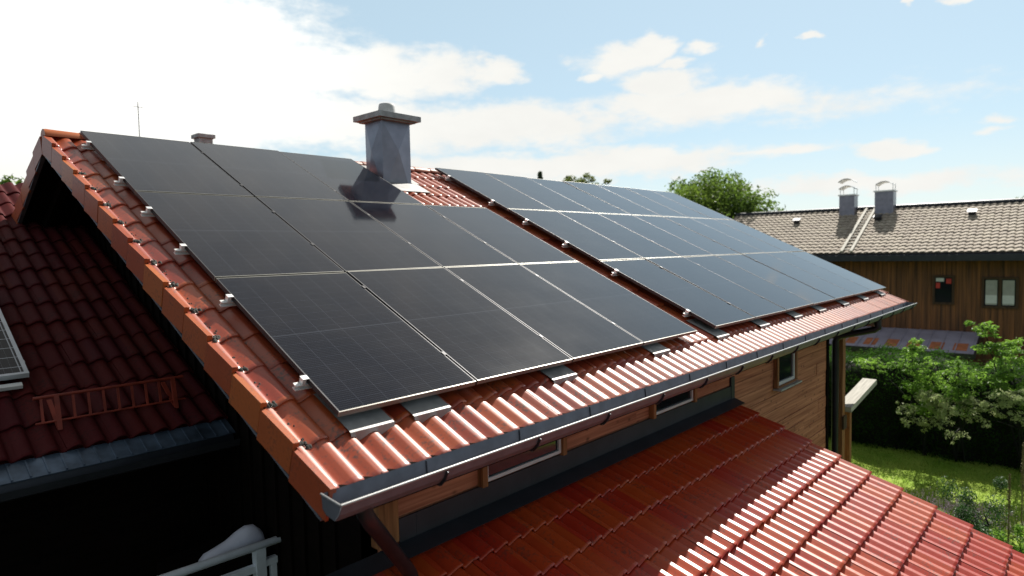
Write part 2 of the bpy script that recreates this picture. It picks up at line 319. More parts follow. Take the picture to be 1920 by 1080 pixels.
def tiles(mb, rf, x0, x1, s0, s1, wave, course, amp, crest, phase=0., nper=10, per=2, lift=.026, jit=1., skip=None, pf=None):
    """pantiles laid one by one: every tile is its own waved sheet with a thick nose"""
    nc = int(math.ceil((s1-s0)/course)); tw = wave*per; nt_ = int(math.ceil((x1-x0)/tw-1e-6))
    for i in range(nc):
        for k in range(nt_):
            xa = x0+k*tw; xb = min(xa+tw, x1)
            if xb-xa < .02: continue
            if skip and skip((xa+xb)/2, s0+(i+.5)*course): continue
            ds = random.uniform(-.004, .004)*jit; do = random.uniform(-.002, .002)*jit; tl = random.uniform(-.003, .003)*jit
            sa = s0+i*course+ds; sb = min(s0+(i+1)*course+.05, s1+.02)
            kn = [p[0] for p in (pf or PROF)][:-1] if nper > 8 else [p[0] for p in (pf or PROF)][:-1:2]
            q0 = (xa-x0)/wave+phase; q1 = (xb-x0)/wave+phase
            xs = [xa]+[x0+(c_+t_-phase)*wave for c_ in range(int(q0)-1, int(q1)+2) for t_ in kn if q0+.01 < c_+t_ < q1-.01]+[xb]; n = len(xs)-1; rows = []; uvs = []
            for (s, lf, th) in ((sa+.002, lift, -.02), (sa, lift, -.006), (sa+.010, lift, 0), (sa+.03, lift*.93, 0), ((sa+sb)/2, lift*.5, 0), (sb, 0.0, 0)):
                row = []; uv = []
                for j, x in enumerate(xs):
                    h = amp*(prof((x-x0)/wave+phase, pf)-1)
                    row.append(rf.P(x, s, crest+h+lf+th+do+tl*j/n-.013)); uv.append((x-x0, s0+(i+.02)*course + (s-sa)*.9))
                rows.append(row); uvs.append(uv)
            mb.grid(rows[:2], uvs[:2], False); mb.grid(rows[1:], uvs[1:], True)

def leaf(mb, c, sz, nb=(0,0,1), spread=1.):
    n = Vector((random.gauss(0, spread), random.gauss(0, spread), random.gauss(0, spread)))+Vector(nb)
    if n.length < 1e-3: n = Vector((0,0,1))
    n.normalize(); a = n.orthogonal().normalized(); a.rotate(Matrix.Rotation(random.random()*6.28, 3, n)); b = n.cross(a)
    l = sz*random.uniform(.7, 1.3); c = Vector(c); wd = l*random.uniform(.3, .45)
    mb.face([c-a*l*.5, c-b*wd*.5+n*l*.06, c+a*l*.5-n*l*.1, c+b*wd*.5+n*l*.06])
def blob_leaves(mb, c, rad, n, sz, shell=.55, spread=.8, upb=.6):
    c = Vector(c)
    for _ in range(n):
        d = Vector((random.gauss(0,1), random.gauss(0,1), random.gauss(0,1))).normalized(); r = shell+(1-shell)*random.random()**.6
        p = c+Vector((d.x*rad[0], d.y*rad[1], d.z*rad[2]))*r
        leaf(mb, p, sz, (d.x*.6, d.y*.6, d.z*.5+upb), spread)

# ------------------------------------------------------------------ ground
GZ = -5.0
g = MB(); g.face([(-600,-600,GZ),(900,-600,GZ),(900,900,GZ),(-600,900,GZ)])
mat('lawn', (.15, .27, .028), .9, 0, .4, .9, .6, 30, spec=.1, col2=(.33, .41, .08))
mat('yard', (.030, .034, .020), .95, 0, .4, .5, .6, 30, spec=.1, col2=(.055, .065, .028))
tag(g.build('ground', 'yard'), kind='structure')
g = MB(); g.face([(9.5,-9,GZ+.004),(34.,-9,GZ+.004),(34.,9,GZ+.004),(9.5,9,GZ+.004)])
tag(g.build('lawn', 'lawn'), kind='structure')
gb = MB()
for _ in range(42000):
    x = random.uniform(10.5, 21.5); y = random.uniform(-4.5, 4.5)
    h = random.uniform(.03, .09); a = random.random()*6.28; dx, dy = math.cos(a)*.012, math.sin(a)*.012
    lx, ly = random.gauss(0, .03), random.gauss(0, .03)
    gb.face([(x-dx,y-dy,GZ),(x+dx,y+dy,GZ),(x+lx,y+ly,GZ+h)])
tag(gb.build('grass', 'blade'), 'short sunlit green lawn grass below the hedge', 'grass', kind='stuff')

# ------------------------------------------------------------------ main house
MAIN = Roof((0,0,0), PITCH)      # plane of the panel glass
TO = -.03                         # the tiles lie this much lower than first surveyed
X0, X1, S0, S1 = -.292, 13.2, -.447, 5.585
WY, WX0, WX1 = .30, .45, 10.10
house = thing('house', 'wood clad house under a red tiled roof carrying black solar panels', 'house', (5, 5, GZ))
ridge_y, ridge_z = MAIN.P(0, S1+.03, -.10+TO).y, MAIN.P(0, S1+.03, -.10+TO).z
mb = MB(); tiles(mb, MAIN, X0+.015, X1, S0, S1, .160, CH, .042, -.080+TO, phase=.57, nper=14, lift=.017)
BACK = Roof((0, 2*ridge_y, 0), PITCH, -1)
tiles(mb, BACK, X0+.015, X1, S0, S1, .160, CH, .042, -.080+TO, phase=.57, nper=4)
# roof deck below the tiles
for rf in (MAIN, BACK):
    ax, ay, az_ = rf.axes(); mb.box(rf.o, ax, ay, az_, (X0+.02, X1-.02), (S0+.014, S1+.02), (-.20+TO, -.142+TO))
roof = mb.build('roof', 'tile_main', house)
for rf in (MAIN, BACK):
    ax, ay, az_ = rf.axes(); mb = MB()
    for i in range(15):
        s = S0+i*CH; a = rf.P(X0, s-.012, .010); tilt = (ay*CH + az_*-.042).normalized(); nn = Vector((1,0,0)).cross(tilt)*(1 if rf is MAIN else -1)
        L = CH-.007 if i < 14 else S1-s
        j = random.uniform(-.004, .003)
        mb.box(a, Vector((1,0,0)), tilt, nn, (-.016+j, .004+j), (0, L), (-.262+TO, -.060+TO), 1, (i*0+.3, s))
        mb.box(a, Vector((1,0,0)), tilt, nn, (.004+j, .022), (0, L), (-.092+TO, -.0625+TO), 1, (.3, s))
    mb.build('verge_tiles', 'tile_verge', house); mb = MB()
    for xx in (X1+.004,):
        for i in range(15):
            s = S0+i*CH; a = rf.P(xx, s-.012, 0); tilt = (ay*CH + az_*-.03).normalized(); nn = Vector((1,0,0)).cross(tilt)*(1 if rf is MAIN else -1)
            mb.box(a, Vector((1,0,0)), tilt, nn, (-.004, .016), (0, CH+.012 if i < 14 else S1-s), (-.262+TO, -.066+TO), 1, (.3, s))
    mb.build('verge_tiles', 'tile_verge', house)
for rf in (MAIN, BACK):
    mb = MB(); ax, ay, az_ = rf.axes(); mb.box(rf.o, ax, ay, az_, (X0-.012, X0+.03), (S0-.0, S1), (-.285+TO, -.268+TO))
    mb.build('verge_trim', 'zinc', house)
mb = MB()
for i in range(41):
    xa = X0+i*.335; xb = min(xa+.36, X1+.02)
    if xa > X1: break
    rows = []
    for x, rr in ((xa, .085), (xa+.02, .088), (xb, .078)):
        rows.append([(x, ridge_y-math.cos(t)*rr*1.25, ridge_z-.025+math.sin(t)*rr) for t in [math.pi*k/10 for k in range(11)]])
    mb.grid(rows, [[(0, i*.4+.1)]*11]*3, True)
    mb.face(rows[0], [(0, i*.4+.1)]*11)
mb.build('ridge_tiles', 'tile_verge', house)
# moss lumps along the verge
mo = MB()
for i in range(1, 13):
    for _ in range(14):
        p = MAIN.P(X0+.03+random.gauss(.028, .016), S0+i*CH-.01+random.gauss(0, .014), -.095+TO)
        r = random.uniform(.006, .018)
        rows = [[(p.x+math.cos(a)*r*q, p.y+math.sin(a)*r*q, p.z+.02*h) for a in [k*1.05 for k in range(6)]] for q, h in ((1,0),(.8,.7),(.3,1))]
        mo.grid(rows, None, True, True); mo.face(rows[2])
    for _ in range(7):
        p = MAIN.P(X0+.04+random.random()*.06, S0+i*CH+random.random()*.25, -.10+TO); r = random.uniform(.003, .010)
        rows = [[(p.x+math.cos(a)*r*q, p.y+math.sin(a)*r*q, p.z+.012*h) for a in [k*1.05 for k in range(6)]] for q, h in ((1,0),(.8,.7),(.3,1))]
        mo.grid(rows, None, True, True); mo.face(rows[2])
tag(mo.build('moss', 'moss'), 'grey moss and lichen lumps along the verge tiles', 'moss', kind='stuff')

# walls: front cladding of horizontal boards
mb = MB()
z = GZ+.02; hts = []
while z < -.25:
    h = random.choice((.16,.18,.2,.22)); x = WX0
    while x < WX1:
        L = random.uniform(2.5, 5.); xe = min(x+L, WX1); j = random.uniform(0, .010)
        mb.bx(x+.0015, xe-.0015, WY-.022-j, WY+.0, z+.004, z+h-.004); x = xe
    z += h
mb.bx(WX0, WX1, WY+.002, WY+.2, GZ-.5, -.2)
mb.build('front_wall', 'wood_wall', house)
mb = MB()
y0, y1 = WY+.2, 2*ridge_y-WY
zt = MAIN.P(0, WY/MAIN.c, -.24+TO).z
pk = MAIN.P(0, S1, -.26+TO)
for x, xo in ((WX0, .18), (WX1-.18, .18)):
    for q in ((x, 0), (x+xo, 1)):
        mb.face([(q[0], WY+.003, GZ-.5), (q[0], y1, GZ-.5), (q[0], y1, zt), (q[0], ridge_y, pk.z), (q[0], WY+.003, zt)], [(WY, GZ), (y1, GZ), (y1, zt), (ridge_y, pk.z), (WY, zt)])
mb.bx(WX0, WX1, y1-.1, y1, GZ-.5, zt)
for x in [WX0-.02]:   # vertical cover strips on the gable
    y = WY+.5
    while y < y1-.2:
        zz = GZ + 0; top = zt + (pk.z-zt)*(1-abs(y-ridge_y)/(ridge_y-WY)) - .05
        mb.bx(x-.005, x+.019, y, y+.05, GZ, top, 2); y += .22
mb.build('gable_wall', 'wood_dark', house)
# soffits
mb = MB()
for rf in (MAIN, BACK):
    ax, ay, az_ = rf.axes()
    mb.box(rf.o, ax, ay, az_, (X0+.035, X1-.03), (S0+.09, S1-.01), (-.24+TO, -.205+TO))
    s = .9
    for xx in (X0+.25, .2):
        mb.box(rf.o, ax, ay, az_, (xx, xx+.1), (S0+.12, S1-.05), (-.36+TO, -.242+TO), 1)
    for k in range(16):
        xx = 1.0+k*.8; mb.box(rf.o, ax, ay, az_, (xx, xx+.09), (S0+.12, .5), (-.34+TO, -.242+TO), 1)
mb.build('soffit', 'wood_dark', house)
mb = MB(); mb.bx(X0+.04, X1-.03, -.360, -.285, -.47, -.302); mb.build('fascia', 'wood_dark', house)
# gutter
mb = MB()
gp = [(-.362,-.290),(-.370,-.368),(-.405,-.393),(-.48,-.402),(-.52,-.362),(-.545,-.309)]
gx0, gx1 = -.345, 13.1
rows = [[(x, y, z) for y, z in gp] for x in (gx0, gx1)]
mb.grid(rows, None, False)
rows = [[(x, y-.004*(1 if y < -.44 else -1), z-.003) for y, z in gp] for x in (gx0, gx1)]
mb.grid(rows, None, False)
mb.face([(gx0-.001, y, z) for y, z in gp]); mb.face([(gx1+.001, y, z) for y, z in gp])
gut = mb.build('gutter', 'zinc', house)
mb = MB(); mb.tube([(gx0-.004, -.545, -.307), (gx1+.004, -.545, -.307)], .0085, 10)
mb.tube([(gx0-.003, -.362, -.291), (gx0-.003, -.545, -.307)], .006, 8); mb.build('gutter_rim', 'zinc_rim', gut)
x = .35
while x < gx1:
    mb = MB()
    pts = [(x, y-.006*(1 if y < -.44 else -1), z-.009) for y, z in gp]
    for a, b in zip(pts, pts[1:]): mb.beam(a, b, .028, .006, (1,0,0))
    mb.build('gutter_bracket', 'dark_metal', gut); x += .83
# left rain pipe, running back from the gutter towards the wall corner
mb = MB(); pth = [(-.15,-.45,-.39),(-.145,-.45,-.44),(-.11,-.45,-.50),(-.03,-.38,-.58),(.42,-.045,-1.08),(.50,.015,-1.17),(.53,.03,-1.24)]
mb.tube(pth, .046, 14); mb.build('rain_pipe', 'pipe_dark', house)
# right downpipe
mb = MB(); pth = [(10.42,-.45,-.39),(10.42,-.45,-.48),(10.42,-.46,-.535),(10.415,-.41,-.575),(10.33,.12,-.715),(10.31,.17,-.75),(10.30,.19,-.81),(10.30,.19,-2.),(10.30,.19,-4.95)]
mb.tube(pth, .058, 14); mb.build('rain_pipe', 'pipe_dark', house)
# corner boards, window strip timbers
mb = MB()
mb.bx(WX0-.03, WX0+.09, WY-.065, WY+.03, -1.06, -.28, 2); mb.bx(WX0+.092, WX0+.145, WY-.05, WY-.034, -1.06, -.28, 2)
mb.build('corner_board', 'wood_trim', house)
mb = MB(); mb.bx(WX1-.06, WX1+.05, WY-.05, WY+.1, -4.9, -.3, 2); mb.build('corner_board', 'wood_dark', house)
# flashing between lean-to roof and wall
mb = MB()
x = -.5
while x < 6.1:
    xe = min(x+1.25, 6.12)
    if xe > WX0+.15: mb.bx(max(x, WX0+.147)+.001, xe-.001, WY-.05, WY-.034, -1.075, -.905)
    mb.box((0, WY-.052, -1.078), (1,0,0), (0,-.94,-.34), (0,-.34,.94), (x+.001, xe+.003), (0, .15), (0, .006+.001*(int(x*2) % 2)))
    x = xe
mb.bx(6.02, 6.125, WY-.056, WY-.03, -1.09, -.79)
mb.build('wall_flashing', 'dark_metal', house)
# windows
def window(x0, x1, z0, z1, fw_, sill, pane_mt='win_glass', inner=None, depth=.05):
    f = MB(); y0 = WY-.04-depth
    for (a, b, c, d) in ((x0-fw_, x0, z0-.02, z1+fw_), (x1, x1+fw_, z0-.02, z1+fw_)): f.bx(a, b, y0, WY-.03, c, d, 2)
    f.bx(x0, x1, y0+.002, WY-.03, z1, z1+fw_)
    if sill: f.bx(x0, x1, y0+.002, WY-.03, z0-.03, z0)
    fo = f.build('window', 'wood_trim', house)
    s = MB(); t = .05 if z1-z0 > .3 else .03
    s.bx(x0+.002, x0+t, y0+.025, WY-.032, z0+.002, z1-.002); s.bx(x1-t, x1-.002, y0+.025, WY-.032, z0+.002, z1-.002)
    s.bx(x0+t, x1-t, y0+.025, WY-.032, z0+.002, z0+t); s.bx(x0+t, x1-t, y0+.025, WY-.032, z1-t, z1-.002)
    s.build('sash', 'win_white', fo)
    p = MB(); p.bx(x0+t, x1-t, y0+.045, WY-.031, z0+t, z1-t); p.build('pane', pane_mt, fo)
    if sill:
        s = MB(); s.bx(x0-fw_-.02, x1+fw_+.02, y0-.06, WY-.03, z0-.055, z0-.0305); s.build('sill', 'plate_grey', fo)
window(1.44, 2.40, -.885, -.62, .055, False); window(4.03, 4.93, -.885, -.62, .055, False)
window(7.62, 8.36, -1.18, -.52, .06, True)

# chimney
cx0, cx1, cy0, cy1, cz0, cz1 = 3.62, 4.13, 4.40, 4.81, 1.80, 2.87
mb = MB()
def creased(p, q, nrm):   # folded sheet face: X-creased pyramid panel
    p = Vector(p); q = Vector(q); nrm = Vector(nrm)
    a, b = Vector((p.x, p.y, cz0)), Vector((q.x, q.y, cz0)); c_, d = Vector((q.x, q.y, cz1)), Vector((p.x, p.y, cz1))
    m1 = (a+b+c_+d)/4 + nrm*.05 + Vector((0,0,.10)); m2 = (a+b)/2+Vector((0,0,.25))
    for t in ((a,b,m1),(b,c_,m1),(c_,d,m1),(d,a,m1)): mb.face(t)
creased((cx0,cy0,0),(cx1,cy0,0),(0,-1,0)); creased((cx0,cy1,0),(cx0,cy0,0),(-1,0,0)); creased((cx1,cy0,0),(cx1,cy1,0),(1,0,0)); creased((cx1,cy1,0),(cx0,cy1,0),(0,1,0))
chim = mb.build('chimney', 'chimney_sheet', house)
mb = MB(); mb.bx(3.5, 4.25, 4.275, 4.935, 2.885, 2.962); mb.bx(3.56, 4.19, 4.335, 4.875, 2.862, 2.884)
cap = mb.build('chimney_cap', 'concrete', chim)
bv = cap.modifiers.new('bevel', 'BEVEL'); bv.width = .008; bv.segments = 2
mb = MB(); mb.tube([(3.87,4.6,2.96),(3.87,4.6,3.04),(3.87,4.6,3.11),(3.87,4.6,3.145),(3.87,4.6,3.155)], [.135,.13,.122,.112,.06], 20); mb.build('chimney_pot', 'pot_clay', chim)
mb = MB(); ax, ay, az_ = MAIN.axes()
mb.box(MAIN.o, ax, ay, az_, (3.58, 4.22), (4.46, 4.80), (-.078+TO, -.07+TO)); mb.box(MAIN.o, ax, ay, az_, (4.14, 4.27), (4.80, 5.42), (-.075+TO, -.068+TO))
mb.box(MAIN.o, ax, ay, az_, (3.52, 4.40), (5.30, 5.52), (-.073+TO, -.066+TO))
mb.build('chimney_flashing', 'lead', chim)
# sheet metal tile plates below the panels
for k, xx in enumerate((-.03+.0, .60, 1.94, 3.62, 5.02, 6.27, 7.52, 8.76, 10.0, 11.26, 12.5)):
    wd = .320
    xx = X0+.015+round((xx-X0-.015)/.160)*.160+.01
    mb = MB(); sA = -.085
    mb.face([MAIN.P(xx, sA, -.062+TO), MAIN.P(xx+wd, sA, -.062+TO), MAIN.P(xx+wd, .36, -.078+TO), MAIN.P(xx, .36, -.078+TO)])
    n = 20; r1 = [MAIN.P(xx+wd*j/n, sA, -.062+TO) for j in range(n+1)]
    r2_ = [MAIN.P(xx+wd*j/n, sA-.014, -.085+TO+.044*(prof((xx+wd*j/n-X0-.015)/.160+.57)-1)) for j in range(n+1)]
    mb.grid([r1, r2_], None, False); mb.build('metal_tile', 'plate_grey', house)

# ------------------------------------------------------------------ lean-to roof below
LP = R(20.54); LOW = Roof((0, WY, -1.14), LP)
mb = MB(); x1l = 6.22; x0l = x1l-.306*23
tiles(mb, LOW, x0l, x1l, -.352*17-.02, -.02, .153, .352, .040, 0., phase=.50, nper=14, lift=.042, pf=PROF2)
ax, ay, az_ = LOW.axes(); mb.box(LOW.o, ax, ay, az_, (x0l+.02, x1l-.03), (-5.9, 0), (-.15, -.075))
mb.build('lean_to_roof', 'tile_low', house)
mb = MB(); mb.bx(x0l+.3, x1l-.4, -4.9, -4.8, GZ, -3.05); mb.bx(x1l-.5, x1l-.4, -4.8, WY-.06, GZ, -3.1); mb.build('lean_to_wall', 'wood_dark', house)
# porch posts beside the right corner
def post(px_, py_, z0, z1, wd, mt='wood_trim'):
    p = MB(); p.bx(px_-wd/2, px_+wd/2, py_-wd/2, py_+wd/2, z0, z1, 2); return p.build('porch_post', mt, house)
p1 = post(10.93, .30, GZ, -.55, .17)
mb = MB(); mb.bx(10.83, 11.03, .185, .212, -2.55, -2.30); mb.build('post_bracket', 'wood_far_trim', p1)
post(11.55, .32, GZ, -2.15, .13)
mb = MB(); mb.beam((11.03, .24, -2.20), (12.62, .18, -1.92), .26, .10); mb.build('porch_rail', 'wood_pale', house)

# ------------------------------------------------------------------ solar panels
def panel_proto():
    r = thing('solar_panel', None, 'solar panel')
    f = MB(); t = .008
    f.bx(0, PW, 0, t, -.035, .0012); f.bx(0, PW, PH-t, PH, -.035, .0012); f.bx(0, t, t, PH-t, -.035, .0012); f.bx(PW-t, PW, t, PH-t, -.035, .0012)
    fo = f.build('frame', 'alu_frame', r); fo.data.materials.append(MATS['alu_bright'])
    for p in fo.data.polygons: p.material_index = 1 if p.index < 12 else 0
    bv = fo.modifiers.new('bevel', 'BEVEL'); bv.width = .0018; bv.segments = 1; bv.limit_method = 'ANGLE'
    g = MB(); x0, x1, y0, y1 = t, PW-t, t, PH-t
    g.face([(x0,y0,0),(x1,y0,0),(x1,y1,0),(x0,y1,0)], [(x0,y0),(x1,y0),(x1,y1),(x0,y1)])
    g.face([(x0,y0,-.006),(x0,y1,-.006),(x1,y1,-.006),(x1,y0,-.006)], [(0,0)]*4)
    g.build('cell_sheet', 'pv_black', r)
    return r
ORD = ['first','second','third','fourth','fifth','sixth','seventh']; ROWN = ['bottom','middle','top']
proto = panel_proto(); first = True
A2X = 4*1.15+.466
for arr, ncol, xo in (('near', 4, 0), ('far', 7, A2X)):
    for b in range(3):
        for a in range(ncol):
            if arr == 'near' and b == 2 and a == 3: continue
            o = proto if first else copy_tree(proto); first = False
            o.location = MAIN.P(xo+a*1.15+.009, b*ROWH+.01, random.uniform(-.0015, .0015))
            o.rotation_euler = (PITCH+random.gauss(0, .0022), random.gauss(0, .0022), 0)
            side = 'left' if arr == 'near' else 'right'
            o['label'] = 'black solar panel, %s from the left in the %s row of the %s array' % (ORD[a], ROWN[b], side)
            o['group'] = 'black solar panels on the red roof'
# mounting rails with clamps
for arr, xa, xb, nm in (('near', -.07, 4.64, 'left array'), ('far', A2X-.07, A2X+8.08, 'right array')):
    for k, s in enumerate((.40, 1.52, 2.42, 3.22, 3.98, 5.06)):
        xe = xb if not (arr == 'near' and s > 3.7) else 3.5
        t = thing('mounting_rail', 'silver mounting rail under the %s, %s from the bottom, end sticking out' % (nm, ORD[k]), 'rail', MAIN.P(xa, s, -.056), 'aluminium rails under the panels')
        mb = MB(); ax, ay, az_ = MAIN.axes()
        mb.box(MAIN.P(0, s, -.056), ax, ay, az_, (xa, xe), (-.02, .02), (-.018, -.012)); mb.box(MAIN.P(0, s, -.056), ax, ay, az_, (xa, xe), (-.02, .02), (.012, .018))
        mb.box(MAIN.P(0, s, -.056), ax, ay, az_, (xa+.001, xe-.001), (-.004, .004), (-.012, .012))
        mb.build('rail_profile', 'alu', t)
        mb = MB(); mb.box(MAIN.P(xa+.052, s, -.056), ax, ay, az_, (-.012, .012), (-.02, .02), (.019, .056)); mb.box(MAIN.P(xa+.052, s, -.056), ax, ay, az_, (-.014, .03), (-.022, .022), (.0575, .0615))
        mb.build('end_clamp', 'alu', t)
        xo = 0 if arr == 'near' else A2X; nm_ = (4 if s < 3.7 else 3) if arr == 'near' else 7
        for a in range(1, nm_):
            mb = MB(); mb.box(MAIN.P(xo+a*1.15, s, 0), ax, ay, az_, (-.015, .015), (-.022, .022), (.0018, .0042))
            mb.build('middle_clamp', 'alu_frame', t)

# ------------------------------------------------------------------ left wing
WING = Roof((0, 2.5, -.495), R(25))
wing = thing('annex', 'dark red tiled annex joined to the gable, tiles darkened to stand for shade', 'house', (-3, 6, GZ))
mb = MB(); wx0 = WX0-.012-.312*24
tiles(mb, WING, wx0, WX0-.03, 0, 6.0, .156, .40, .042, 0, phase=.2, nper=8, jit=2.)
ax, ay, az_ = WING.axes(); mb.box(WING.o, ax, ay, az_, (wx0, WX0-.032), (.05, 6.0), (-.12, -.062))
WB = Roof((0, 2.5+12.0*WING.c, -.495), R(25), -1); ax2, ay2, az2 = WB.axes(); mb.box(WB.o, ax2, ay2, az2, (wx0, WX0-.032), (.0, 5.96), (-.12, -.03))
mb.build('roof', 'tile_wing', wing)
mb = MB(); mb.box(WING.P(0, 0, -.05), ax, ay, az_, (wx0, WX0-.04), (-.20, .02), (-.004, .004))
for k in range(40):
    x = WX0-.1-k*.11; mb.box(WING.P(0, 0, -.05), ax, ay, az_, (x, x+.012), (-.19, .0), (.0042, .014))
mb.build('drip_sheet', 'wing_drip', wing)
mb = MB(); zz = WING.P(0, -.2, -.08)
gp2 = [(.02,.03),(.0,-.05),(-.05,-.085),(-.11,-.06),(-.125,.0)]
mb.grid([[(x, zz.y+y, zz.z+z) for y, z in gp2] for x in (wx0, WX0-.05)], None, False); mb.build('gutter', 'dark_metal', wing)
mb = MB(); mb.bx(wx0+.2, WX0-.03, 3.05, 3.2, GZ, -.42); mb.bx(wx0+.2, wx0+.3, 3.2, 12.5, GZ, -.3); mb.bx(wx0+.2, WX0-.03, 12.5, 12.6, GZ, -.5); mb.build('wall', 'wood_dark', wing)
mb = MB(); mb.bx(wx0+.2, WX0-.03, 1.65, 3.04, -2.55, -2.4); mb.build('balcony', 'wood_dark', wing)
# snow guard
sg = thing('snow_guard', 'red painted snow guard with upright bars on dark red tiles', 'snow guard', WING.P(-.4, .27, 0))
mb = MB(); T = lambda x, h: WING.P(x, .27, 0) + Vector((0, .02+.05*h/.25, h))
mb.tube([T(-.95, .245), T(.16, .245)], .013, 8); mb.tube([T(-.95, .05), T(.16, .05)], .009, 8); mb.build('rail', 'guard_red', sg)
for k in range(10):
    x = -.90+k*.107; mb = MB(); mb.beam(T(x, .052), T(x, .238), .018, .012, (0,1,0)); mb.build('bar', 'guard_red', sg)
for x in (-.80, .07):
    mb = MB(); mb.beam(T(x, -.02)+Vector((0,-.02,0)), T(x, .25)+Vector((0,-.012,0)), .034, .016, (0,1,0)); mb.beam(T(x, -.005), WING.P(x, .62, .03), .034, .012); mb.build('bracket', 'guard_red', sg)
# old framed panel on the annex
op = thing('solar_panel', 'older solar panel with pale silver frame on the dark annex roof', 'solar panel', WING.P(-1.97, .95, .10))
mb = MB(); f0 = MB(); wd, hh, t = 1.10, 1.68, .03
def rb(m_, a, b, c): m_.box(WING.P(-1.97, .95, .10), *WING.axes(), a, b, c)
rb(f0, (0, wd), (0, t), (-.04, .003)); rb(f0, (0, wd), (hh-t, hh), (-.04, .003)); rb(f0, (0, t), (t, hh-t), (-.04, .003)); rb(f0, (wd-t, wd), (t, hh-t), (-.04, .003))
f0.build('frame', 'white_frame', op)
q = [(t,t),(wd-t,t),(wd-t,hh-t),(t,hh-t)]; mb.face([WING.P(-1.97+a, .95+b, .1) for a, b in q], [(a+.1-t, b+.04) for a, b in q]); mb.build('cell_sheet', 'pv_old', op)
mb = MB(); rb(mb, (-.1, wd-.06), (-.10, -.05), (-.075, -.045)); rb(mb, (-.1, wd+.02), (.25, .29), (-.085, -.045)); mb.build('support_rail', 'alu', op)

# white railing and cushion in the dark yard
rl = thing('balcony_railing', 'white painted balcony railing with rounded rail end at the bottom edge', 'railing', (-.2, 1.82, -2.4))
mb = MB(); mb.tube([(-1.6, 1.80, -1.42), (.46, 1.70, -1.42), (.475, 1.699, -1.421)], [.032,.032,.02], 12); mb.build('top_rail', 'white_paint', rl)
mb = MB(); mb.bx(.245, .325, 1.685, 1.765, -2.4, -1.44, 2); mb.build('post', 'white_paint', rl)
mb = MB(); mb.beam((-1.6, 1.80, -1.60), (.245, 1.725, -1.60), .05, .055); mb.beam((.325, 1.72, -1.58), (.47, 1.715, -1.58), .05, .055); mb.build('lower_rail', 'white_paint', rl)
mb = MB(); mb.bx(.37, .415, 1.69, 1.735, -2.4, -1.61, 2); mb.build('baluster', 'white_paint', rl)
mb = MB(); mb.bx(-.75, -.67, 1.73, 1.81, -2.4, -1.44, 2); mb.build('post', 'white_paint', rl)
mb = MB()
rows = []
prf = [(-.12,.0,.01),(-.115,.05,.05),(-.08,.085,.06),(.0,.105,.065),(.10,.135,.07),(.18,.18,.08),(.25,.205,.085),(.32,.195,.08),(.375,.14,.07),(.395,.06,.05),(.40,.0,.01)]
for x, h, d in prf: rows.append([(x, 1.88+math.cos(a)*d, -1.50+h*.5+math.sin(a)*(h*.5+.004)) for a in [2*math.pi*k/14 for k in range(14)]])
mb.grid(rows, None, True, True)
cu = mb.build('cushion', 'cushion_white'); tag(cu, 'rounded white cushion lying against the white balcony railing', 'cushion')
mb = MB(); mb.bx(-.30, .42, 1.80, 2.3, -2.02, -1.505); bn = mb  # chest under the cushion
bo = bn.build('storage_chest', 'wood_dark'); tag(bo, 'dark wooden chest in the shade behind the white railing', 'chest')

# ------------------------------------------------------------------ far timber house
FA = R(3); nf = Vector((-math.cos(FA), -math.sin(FA), 0)); uf = Vector((math.sin(FA), -math.cos(FA), 0)); CP = Vector((-2.0594, -3.3036, 0)); CP -= uf*CP.dot(uf)
def F(u, d, z): return CP + uf*u - nf*d + Vector((0,0,z))
Z3 = Vector((0,0,1)); DN = -nf
far = thing('timber_house', 'brown timber house with a pale tiled roof behind the hedge', 'house', F(-2, 37, GZ))
fp = math.atan2(2.45, 6.2)
class FRoof:
    def P(s, x, t, off=0): return F(x, 35.9+t*math.cos(fp)-off*math.sin(fp), .45+t*math.sin(fp)+off*math.cos(fp))
fr = FRoof(); FL = 6.2/math.cos(fp)
mb = MB(); tiles(mb, fr, -12.4, 9.4, 0, FL, .30, .42, .05, 0, phase=.3, nper=8, per=1, lift=.05, jit=2.)
mb.face([fr.P(-12.4,0,-.06), fr.P(9.4,0,-.06), fr.P(9.4,FL,-.06), fr.P(-12.4,FL,-.06)])
mb.face([F(-12.4,42.1,2.84), F(9.4,42.1,2.84), F(9.4,48.3,.4), F(-12.4,48.3,.4)])
froof = mb.build('roof', 'tile_far', far)
mb = MB(); mb.tube([F(-12.4, 42.1, 2.92), F(9.4, 42.1, 2.92)], .12, 8); mb.build('ridge', 'dark_metal', froof)
mb = MB()
mb.box(CP, uf, DN, Z3, (-11.79, 8.99), (37.03, 37.1), (GZ, .5), 2)
u = -12.0
while u < 9.2:
    wd = random.uniform(.16, .26); ue = min(u+wd, 9.2); j = random.uniform(0, .03); za = GZ
    mb.box(CP, uf, DN, Z3, (u+.004, ue-.004), (36.97-j, 37.02), (GZ, .55), 2); u = ue
mb.box(CP, uf, DN, Z3, (-12, -11.8), (37.03, 47.5), (GZ, .5), 1); mb.box(CP, uf, DN, Z3, (9, 9.2), (37.03, 47.5), (GZ, .5), 1)
for uu in (-12, 9.2): mb.face([F(uu, 37, .5), F(uu, 47.5, .5), F(uu, 42.1, 2.7)])
mb.build('wall', 'wood_far', far)
mb = MB()
mb.box(CP, uf, DN, Z3, (-12.4, 9.4), (35.72, 35.9), (.02, .30)); mb.box(CP, uf, DN, Z3, (-12.4, 9.4), (35.95, 36.97), (.12, .2)); mb.box(CP, uf, DN, Z3, (-12.4, 9.4), (35.92, 35.95), (.02, .36))
mb.build('gutter', 'dark_metal', far)
for k in range(28):
    uu = -12+k*.78; mb = MB(); mb.box(CP, uf, DN, Z3, (uu, uu+.12), (36.0, 36.95), (-.02, .118), 1)
    mb.build('rafter_end', 'wood_far_trim', far)
mb2 = MB()
